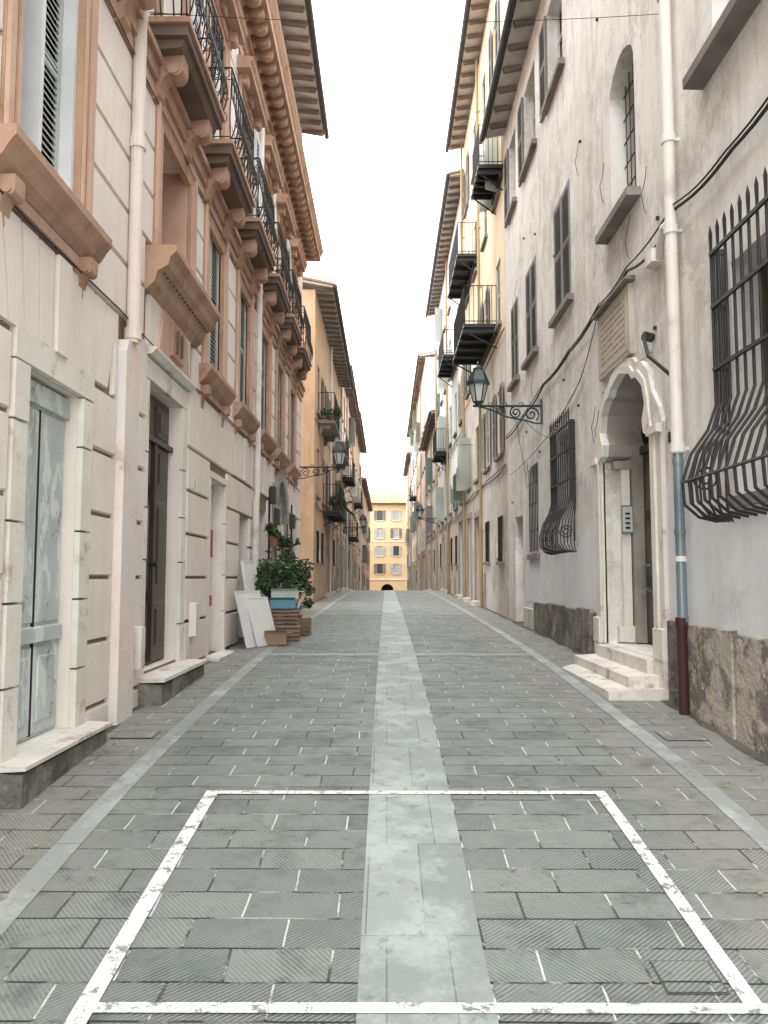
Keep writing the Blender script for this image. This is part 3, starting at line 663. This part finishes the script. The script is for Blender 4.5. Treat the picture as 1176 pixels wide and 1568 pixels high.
t.box(-.3,-.2,10.27,10.398,.79,3.06,'framest',.02); t.box(-.4,-.1,10.25,10.396,2.98,3.1,'stone',.01); t.box(-.37,-.13,10.26,10.397,.79,1.0,'framest',.01)
t.box(-.51,-.32,10.16,10.395,.79,3.3,'stone',.01); t.box(-.51,-.30,8.36,8.5,.79,3.3,'stone',.01)
t.obj('portal_surround',P)
t=MB(tf)
t.box(-.5,-.44,8.5,10.16,.8,3.15,'doorD'); t.box(-.5,-.40,8.5,10.16,3.15,3.25,'doorD'); t.box(-.515,-.46,8.4,10.35,3.25,3.95,'dark')
for a,b2 in ((8.54,9.3),(9.36,10.12)):
    for z0,z1 in ((.9,1.5),(1.6,2.3),(2.4,3.05)): t.box(-.44,-.41,a+.08,b2-.08,z0,z1,'doorD',.03)
t.tube([(-.42,9.9,1.75),(-.33,9.9,1.75),(-.31,9.9,1.5),(-.42,9.9,1.45)],.018,'pipeZ',6)
t.box(-.5,.14,8.36,10.39,.2,.78,'step',.015); t.box(.0,.38,8.2,10.6,-.2,.63,'step',.02); t.box(.0,.62,8.05,10.5,-.3,.52,'step',.03)
t.obj('door_and_steps',P)
t=MB(tf); t.box(-.32,-.18,10.24,10.268,2.16,2.52,'pipeZ'); t.box(-.31,-.19,10.23,10.241,2.18,2.5,'frost')
for k in range(4): t.box(-.28,-.22,10.222,10.231,2.22+k*.06,2.245+k*.06,'iron')
t.prism([(7.88+.07*math.cos(a),2.98+.09*math.sin(a)) for a in [k*.5236 for k in range(12)]],.0,.02,'frost',axis='o')
t.box(.02,.024,7.85,7.91,2.93,3.03,'cable')
t.obj('intercom_and_number',P)
# plaque
t=MB(tf); t.box(0,.06,8.95,10.3,4.12,4.95,'plaque',.012); t.box(.059,.066,9.03,10.22,4.18,4.89,'plaque',.004)
for k in range(8):
    z=4.80-k*.076; y=9.12
    while y<10.12:
        L=U(.02,.045)
        if R()<.85 and y+L<10.15: t.box(.065,.0672,y,y+L*.75,z,z+.026,'letters')
        y+=L
t.box(0,.12,8.87,10.38,4.952,5.0,'sill',.01)
t.obj('stone_plaque',P)
# windows
t=MB(tf)
casement(t,.36,8.75,9.75,5.9,7.85,'shutT',3); casement(t,.34,5.35,6.6,6,8,'shutW',2)
for k in range(6): t.tube([(-.18,8.85+k*.16,5.9),(-.18,8.85+k*.16,7.8)],.009,'iron',4)
for k in range(6): t.tube([(-.18,8.75,6.1+k*.3),(-.18,9.75,6.1+k*.3)],.009,'iron',4)
for a,b2,z0,z1 in ((11.95,13.1,5.85,7.7),(14.75,15.85,5.85,7.65),(16.85,17.75,5.85,7.6)):
    c_=(a+b2)/2; louvre(t,-.02,a+.01,c_-.01,z0+.01,z1-.01,'shutT',pitch=.06,rails=1); louvre(t,-.02,c_+.01,b2-.01,z0+.01,z1-.01,'shutT',pitch=.06,rails=1)
for a,b2 in ((12.25,13.4),(14.6,15.8),(16.9,17.8)):
    casement(t,.22,a,b2,9.75,11.4,'shutW',2)
    louvre(t,.01,b2+.02,b2+.55,9.75,11.4,'shutT',pitch=.07)
casement(t,.28,14.85,15.75,2.05,3.75,'doorB',1); casement(t,.3,5.1,6.42,2.25,4.15,'doorB',2); casement(t,.3,12,13.1,2.15,3.9,'doorB',2)
t.box(-.22,-.18,16.61,17.59,.5,2.89,'beige')
t.obj('windows_and_shutters',P)
t=MB(tf); bulge_grille(t,4.95,6.48,2.05,4.3,.13,.42,11,r=.0125); bulge_grille(t,11.88,13.22,1.98,3.95,.1,.3,9)
for k in range(6): t.tube([(.02,14.9+k*.16,2.1),(.02,14.9+k*.16,3.7)],.01,'iron',4)
for z in (2.5,3.0,3.4): t.tube([(.02,14.85,z),(.02,15.75,z)],.01,'iron',4)
t.obj('wrought_iron_grilles',P)
# downpipe
t=MB(tf)
yp=7.45; t.tube([(.1,yp,2.75),(.1,yp,12.0)],.055,'pipeW',14)
for z in (2.76,4.85,5.75,7.2,9): t.tube([(.1,yp,z),(.1,yp,z+.08)],.068,'pipeW',14); t.box(0,.1,yp-.012,yp+.012,z+.02,z+.05,'pipeW')
t.tube([(.1,yp,1.18),(.1,yp,2.75)],.045,'pipeZ',14)
for z in (1.2,1.75,2.0,2.65): t.tube([(.1,yp,z),(.1,yp,z+.05)],.052,'pipeW' if z==1.75 else 'pipeZ',14)
t.tube([(.11,yp,.2),(.11,yp,1.2)],.045,'pipeR',14); t.tube([(.11,yp,1.15),(.11,yp,1.24)],.055,'pipeR',14)
t.tube([(.1,yp,4.95),(.12,yp+.15,4.98),(.1,yp+.3,4.9),(.06,yp+.45,4.8)],.04,'pipeW',8); t.box(0,.12,7.95,8.2,4.78,4.95,'pipeW',.02); 
t.tube([(.02,8.3,4.1),(.18,8.1,4.05),(.2,7.9,3.8),(.05,7.7,3.55)],.02,'iron',6); t.tube([(.02,8.3,4.1),(.12,8.28,4.12)],.05,'iron',8)
t.obj('downpipe',P)
t=MB(tf); eave(t,Y0,Y1,12.1,.42,step=.7); t.obj('roof_eave',P)
# cables
t=MB(tf)
def cab(pts,r):
    out=[]
    for (a,b) in zip(pts,pts[1:]):
        for k in range(6):
            u=k/6; out.append((a[0]+(b[0]-a[0])*u,a[1]+(b[1]-a[1])*u,a[2]+(b[2]-a[2])*u-.05*math.sin(math.pi*u)))
    out.append(pts[-1]); t.tube(out,r,'cable',6)
cab([(.05,2,5.1),(.05,5,5.08),(.05,6.2,5.0),(.07,7.4,5.08),(.07,7.9,4.95),(.05,9,5.1),(.06,10.2,5.08),(.04,12,5.0),(.04,14,4.98),(.04,16,4.85),(.04,18.5,4.8)],.016)
cab([(.06,2,5.16),(.06,5,5.12),(.06,6.3,5.04),(.09,7.4,5.12),(.06,9,5.14),(.07,10.2,5.11),(.05,12,5.03),(.05,14,5.0),(.05,18.5,4.84)],.009)
cab([(.04,10.4,5.0),(.04,11.4,4.4),(.04,14,4.0),(.04,18,3.9)],.006)
cab([(.3,14.35,4.4),(.12,13.2,3.9),(.03,12.6,4.2),(.03,11.2,4.5)],.005); cab([(.5,14.35,4.55),(.25,14.9,3.7),(.03,16,3.6)],.005)
for k in range(9):
    y=U(8,18); z=U(3.5,8); cab([(.02,y,z),(.05,y+.1,z-.25),(.02,y+.05,z-.5)],.004)
for k in range(16):
    y=U(5,18); z=U(2.6,9); t.box(0,.03,y,y+.03,z,z+.035,'pipeR')
t.obj('facade_cables',P)

# ================================================================ lanterns
def lantern(side,X,y,z,reach,sc=1.0):
    P=empty('wall_lantern'); tf0=(TL if side<0 else TR)(X); m=MB(tf0)
    zb=z
    m.tube([(0,y,zb-.02),(reach+.1,y,zb-.02)],.022,'lampm',6); m.tube([(.02,y,zb-.35),(.02,y,zb+.1)],.022,'lampm',6)
    for c,r0,a0,a1,n in (((.2,zb-.17),.02,0,3.3*math.pi,24),((.48,zb-.14),.02,math.pi,4.4*math.pi,24),((.75,zb-.11),.015,0,3.2*math.pi,20)):
        S=spiral(c,r0,.14 if c[0]<.3 else (.11 if c[0]<.6 else .08),a0,a1,n); m.tube([(a,y,b) for a,b in S],.016,'lampm',5)
    S=[(.02,zb-.34),(.15,zb-.33),(.32,zb-.28),(.5,zb-.25),(.7,zb-.2),(.9,zb-.1),(reach,zb-.02)]; m.tube([(a,y,b) for a,b in S],.016,'lampm',5)
    for a in (.33,.62,.88): m.tube([(a,y,zb-.02),(a+.04,y,zb+.05),(a+.1,y,zb+.02)],.01,'lampm',4)
    m.obj('scroll_bracket',P)
    m=MB(tf0); cx=reach
    def ring(r,zz,n=6): return [(cx+r*math.cos(2*math.pi*k/n),y+r*math.sin(2*math.pi*k/n),zz) for k in range(n)]
    def frus(r0,z0,r1,z1,mt,n=6):
        A,B=ring(r0,z0,n),ring(r1,z1,n)
        for k in range(n): m.face([A[k],A[(k+1)%n],B[(k+1)%n],B[k]],mt)
        m.face(A,mt); m.face(B,mt)
    frus(.05,zb-.03,.07,zb+.03,'lampm'); frus(.09,zb+.03,.1,zb+.06,'lampm')
    frus(.09,zb+.062,.165,zb+.36,'frost')
    A,B=ring(.093,zb+.06),ring(.17,zb+.37)
    for k in range(6): m.tube([A[k],B[k]],.012,'lampm',4)
    frus(.205,zb+.36,.21,zb+.42,'lampm'); frus(.2,zb+.421,.125,zb+.60,'lampm'); frus(.1,zb+.601,.085,zb+.66,'lampm'); frus(.105,zb+.661,.02,zb+.72,'lampm')
    m.tube([(cx,y,zb+.71),(cx,y,zb+.76),(cx,y,zb+.81)],[.012,.024,.002],'lampm',6)
    m.obj('lantern_head',P)
lantern(1,XR,14.35,4.7,1.15); lantern(-1,XL,21.8,4.62,1.12); lantern(1,XR,40,4.55,1.15); lantern(-1,XL,44.5,4.4,1.1)

def wire(name,a,b,sag,r):
    m=MB(); pts=[]
    for k in range(25):
        u=k/24; pts.append((a[0]+(b[0]-a[0])*u,a[1]+(b[1]-a[1])*u,a[2]+(b[2]-a[2])*u-sag*4*u*(1-u))); 
    m.tube(pts,r,'cable',4); m.obj(name)
wire('overhead_wire',(-2.4,7.6,7.2),(2.75,7.6,7.17),.1,.004)
# laundry
P=empty('hanging_laundry')
m=MB(TR())
m.tube([(.5,26,5.9),(.5,29,5.9)],.006,'cable',4)
for k in range(6):
    y=26.1+k*.46; z1=5.9; z0=z1-U(.7,1.2); n=5
    for j in range(n):
        a=y+.4*j/n; b2=y+.4*(j+1)/n
        m.face([(.5+.03*math.sin(j*2),a,z0),(.5+.03*math.sin(j*2+2),b2,z0),(.5,b2,z1),(.5,a,z1)],'cloth')
for q in (26,29): m.tube([(0,q,5.9),(.55,q,5.9)],.012,'iron',4)
m.obj('clothes_on_line',P)
P=empty('shop_awning'); m=MB(TL()); m.prism([(0,5.2),(1.0,4.35),(1.0,4.15),(.98,4.15),(.97,4.33),(0,5.15)],34.6,37,'iron'); m.obj('canopy',P)

# ================================================================ street furniture on left
def plant(name,side_x,y,z,rad,hgt,n,pot=True,pm='pot',pr=.16,seed=1):
    rs=random.Random(seed); P=empty(name); m=MB()
    A=[(side_x+pr*.72*math.cos(a),y+pr*.72*math.sin(a),z) for a in [i*.5236 for i in range(12)]]
    B=[(side_x+pr*math.cos(a),y+pr*math.sin(a),z+pr*1.7) for a in [i*.5236 for i in range(12)]]
    for i in range(12): m.face([A[i],A[(i+1)%12],B[(i+1)%12],B[i]],pm)
    m.face(A,pm); m.face([(p[0],p[1],p[2]-.03) for p in B],'doorD')
    m.tube(B+[B[0],B[1]],.018,pm,5)
    m.obj('pot',P); m=MB()
    zt=z+pr*1.6
    cl=[]
    for k in range(11):
        a=rs.uniform(0,6.28); rr=rad*rs.uniform(.2,.95); hz=hgt*rs.uniform(.2,1)
        c=(side_x+rr*math.cos(a),y+rr*math.sin(a),zt+hz); cl.append((c,rad*rs.uniform(.25,.48)))
        m.tube([(side_x,y,zt-.05),((side_x+c[0])/2+rs.uniform(-.05,.05),(y+c[1])/2,zt+hz*.55),c],[.012,.009,.005],'doorB',4)
    for k in range(n):
        c,r=rs.choice(cl); d=Vector((rs.gauss(0,1),rs.gauss(0,1),rs.gauss(0,1))).normalized()*r*rs.random()**.5
        p=Vector(c)+d; L=rs.uniform(.03,.065); u=Vector((rs.gauss(0,1),rs.gauss(0,1),rs.gauss(0,.6))).normalized(); v=u.cross(Vector((rs.gauss(0,1),rs.gauss(0,1),rs.gauss(0,1)))).normalized()
        m.face([tuple(p-u*L),tuple(p-u*L*.2+v*L*.42),tuple(p+u*L*.5+v*L*.3),tuple(p+u*L),tuple(p+u*L*.5-v*L*.3),tuple(p-u*L*.2-v*L*.42)],'leaf%d'%rs.choice([0,0,1,1,2]))
    m.obj('foliage',P)
plant('potted_shrub',-1.95,13.6,G(13.6)+.4,.38,.55,900,seed=1)
plant('potted_shrub',-2.0,14.5,G(14.5)+.35,.42,.95,1000,seed=2)
plant('potted_shrub',-1.75,15.3,G(15.3),.35,.9,800,seed=3)
plant('potted_shrub',-1.9,16.3,G(16.3),.4,1.1,900,seed=4)
plant('hanging_planter',-2.15,15.4,2.2,.2,.2,220,pr=.1,seed=6)
plant('hanging_planter',-2.1,17.0,2.0,.25,.25,300,pr=.12,seed=8)
plant('balcony_plant',-1.95,28.6,7.12,.4,.3,500,pr=.14,seed=9)
plant('balcony_plant',-1.9,31.4,4.2,.45,.35,500,pr=.14,seed=10)
plant('balcony_plant',-1.9,33.4,4.2,.35,.3,400,pr=.14,seed=11)
def crate(name,x,y,z,w_,d_,h_,rot=0,mt='wood'):
    P=empty(name); m=MB(); n=4
    for k in range(n):
        z0=h_*k/n+.008; z1=h_*(k+1)/n-.012
        m.box(-w_/2,w_/2,-d_/2,-d_/2+.015,z0,z1,mt); m.box(-w_/2,w_/2,d_/2-.015,d_/2,z0,z1,mt)
        m.box(-w_/2,-w_/2+.015,-d_/2+.016,d_/2-.016,z0,z1,mt); m.box(w_/2-.015,w_/2,-d_/2+.016,d_/2-.016,z0,z1,mt)
    for sx in (-1,1):
        for sy in (-1,1): m.box(sx*(w_/2-.035)-.015,sx*(w_/2-.035)+.015,sy*(d_/2-.035)-.015,sy*(d_/2-.035)+.015,0,h_,mt)
    m.box(-w_/2+.02,w_/2-.02,-d_/2+.02,d_/2-.02,.01,.03,mt)
    m.obj('slats',P); P.location=(x,y,z); P.rotation_euler=(0,0,rot); return P
def carton(name,x,y,z,w_,d_,h_,rot,mt):
    P=empty(name); m=MB()
    m.box(-w_/2,w_/2,-d_/2,-d_/2+.01,0,h_,mt);m.box(-w_/2,w_/2,d_/2-.01,d_/2,0,h_,mt);m.box(-w_/2,-w_/2+.01,-d_/2+.01,d_/2-.01,0,h_,mt);m.box(w_/2-.01,w_/2,-d_/2+.01,d_/2-.01,0,h_,mt);m.box(-w_/2,w_/2,-d_/2,d_/2,-.003,.008,mt)
    m.face([(-w_/2,-d_/2,h_),(w_/2,-d_/2,h_),(w_/2,-d_/2-.1,h_+.04),(-w_/2,-d_/2-.1,h_+.04)],mt); m.face([(w_/2,-d_/2,h_),(w_/2,d_/2,h_),(w_/2+.1,d_/2,h_-.02),(w_/2+.1,-d_/2,h_-.02)],mt)
    m.obj('box_panels',P); P.location=(x,y,z); P.rotation_euler=(0,0,rot)
crate('wooden_crate',-1.66,13.35,G(13.3)+.005,.48,.32,.27,.1); crate('wooden_crate',-1.68,13.4,G(13.3)+.28,.48,.32,.24,.05)
crate('wooden_crate',-1.56,14.3,G(14.3)+.005,.42,.3,.3,-.2)
carton('cardboard_box',-1.74,12.7,G(12.7)+.01,.34,.28,.19,.2,'card')
carton('blue_storage_box',-1.70,13.35,G(13.3)+.53,.4,.28,.14,.1,'blue'); carton('foam_box',-1.67,13.42,G(13.3)+.68,.44,.3,.13,.05,'board')
def leanboard(name,y,w_,h_,base,tilt,mt='board',rot=0):
    P=empty(name); m=MB(); m.box(-.012,.012,0,w_,0,h_,mt); m.box(-.018,.018,-.02,.0,-.0,h_,'shutW'); m.box(-.018,.018,w_,w_+.02,0,h_,'shutW'); m.box(-.018,.018,-.02,w_+.02,h_,h_+.02,'shutW'); m.obj('panel',P)
    P.location=(base,y,G(y)+.01); P.rotation_euler=(0,-tilt,rot)
leanboard('leaning_board',12.15,.75,.85,-2.06,.25,rot=-.3); leanboard('leaning_board',12.75,.6,1.3,-2.06,.17,rot=-.15); leanboard('leaning_board',12.35,.5,.75,-1.93,.3,rot=-.45)

# ================================================================ ground sheets
def sheet(name,x0,x1,y0,y1,dz,mt,parent=None,bank=False):
    ys=[y0]+[y for y in ST if y0<y<y1]+[y1]; m=MB()
    for a,b in zip(ys,ys[1:]):
        m.face([(x0,a,G(a)+dz),(x1,a,G(a)+dz),(x1,b,G(b)+dz),(x0,b,G(b)+dz)],mt)
    return m.obj(name,parent)
sheet('ground',-400,400,-40,880,-.02,'earth')
sheet('street_paving',-3.4,3.6,-5,112,0,'pave')
sheet('centre_strip_paving',-.11,.40,-5,111,.004,'centre')
sheet('border_strip_paving',-1.79,-1.65,-5,100,.004,'border'); sheet('border_strip_paving',2.0,2.14,-5,100,.004,'border')
sheet('cross_strip_paving',-1.65,-.11,11.35,11.6,.004,'border'); sheet('cross_strip_paving',.40,2.0,11.35,11.6,.004,'border')
sheet('cross_strip_paving',-1.65,-.11,20.2,20.5,.004,'border'); sheet('cross_strip_paving',.40,2.0,20.2,20.5,.004,'border')
def grime(name,xw,sg):
    m=MB(); ys=[y for y in ST if -4<y<60]; wd=[U(.02,.10) for _ in ys]
    for i in range(len(ys)-1):
        a,b=ys[i],ys[i+1]; m.face([(xw+sg*.2,a,G(a)+.005),(xw-sg*wd[i],a,G(a)+.005),(xw-sg*wd[i+1],b,G(b)+.005),(xw+sg*.2,b,G(b)+.005)],'grime')
    m.obj(name)
grime('wall_foot_dirt',-2.37,-1); grime('wall_foot_dirt',2.75,1)
PL=empty('parking_bay_marking')
sheet('side_line',-1.15,-1.07,1.0,5.30,.008,'paint',parent=PL); sheet('side_line',1.32,1.39,3.14,5.30,.008,'paint',parent=PL)
sheet('end_line',-1.07,1.32,5.24,5.30,.008,'paint',parent=PL); sheet('end_line',-1.07,1.42,3.08,3.14,.008,'paint',parent=PL)
def cover(x,y,w_,h_):
    P=empty('access_cover'); 
    sheet('frame_gap',x,x+w_,y,y+h_,.004,'grime',parent=P); sheet('lid',x+.009,x+w_-.009,y+.009,y+h_-.009,.007,'pave',parent=P)
cover(-2.2,6.55,.34,.26); cover(2.2,6.5,.35,.3); cover(1.06,3.2,.24,.22)
m=MB()
for k in range(130):
    y=U(2.6,12); x=random.choice([U(-2.35,-1.2),U(-2.3,2.6),U(1.6,2.7)]); z=G(y)+.014; L=U(.008,.024); a=U(0,6.28); c_,s_=math.cos(a)*L,math.sin(a)*L
    m.face([(x-c_,y-s_,z),(x+s_*.6,y-c_*.6,z+U(0,.012)),(x+c_,y+s_,z+.004),(x-s_*.6,y+c_*.6,z+U(0,.012))],'dry')
m.obj('fallen_leaves')

# ================================================================ camera, world, light
cam=bpy.data.cameras.new('camera'); co=bpy.data.objects.new('camera',cam); scene.collection.objects.link(co)
cam.sensor_fit='VERTICAL'; cam.sensor_height=24; cam.lens=24*1240/1568; cam.clip_end=2000; cam.clip_start=.05
co.location=(0,0,1.6); co.rotation_euler=(math.radians(90+4.66),0,.0032)
scene.camera=co
W=bpy.data.worlds.new('World'); scene.world=W; W.use_nodes=True; nt=W.node_tree; nt.nodes.clear()
out=nt.nodes.new('ShaderNodeOutputWorld'); sky=nt.nodes.new('ShaderNodeTexSky'); sky.sky_type='NISHITA'; sky.sun_disc=False
el,rot=math.radians(58),math.radians(205); sky.sun_elevation=el; sky.sun_rotation=rot; sky.dust_density=2
b1=nt.nodes.new('ShaderNodeBackground'); b1.inputs[1].default_value=.15; nt.links.new(sky.outputs[0],b1.inputs[0])
tc=nt.nodes.new('ShaderNodeTexCoord'); f=noise(nt,tc.outputs['Generated'],3.2,4,.5,(1,1,2.2))
fac=ramp(nt,f,.24,.42,(.18,.18,.18),(1,1,1))
b2=nt.nodes.new('ShaderNodeBackground'); b2.inputs[0].default_value=(.975,1,1,1); b2.inputs[1].default_value=4.5
mx=nt.nodes.new('ShaderNodeMixShader'); nt.links.new(fac,mx.inputs[0]); nt.links.new(b1.outputs[0],mx.inputs[1]); nt.links.new(b2.outputs[0],mx.inputs[2]); nt.links.new(mx.outputs[0],out.inputs[0])
sun=bpy.data.lights.new('sun','SUN'); so=bpy.data.objects.new('sun',sun); scene.collection.objects.link(so)
sun.energy=2.6; sun.angle=math.radians(35); sun.color=(1,.97,.93)
d=Vector((math.sin(rot)*math.cos(el),math.cos(rot)*math.cos(el),math.sin(el))); so.rotation_euler=d.to_track_quat('Z','Y').to_euler()
scene.view_settings.view_transform='Standard'; scene.view_settings.look='None'; scene.view_settings.exposure=0
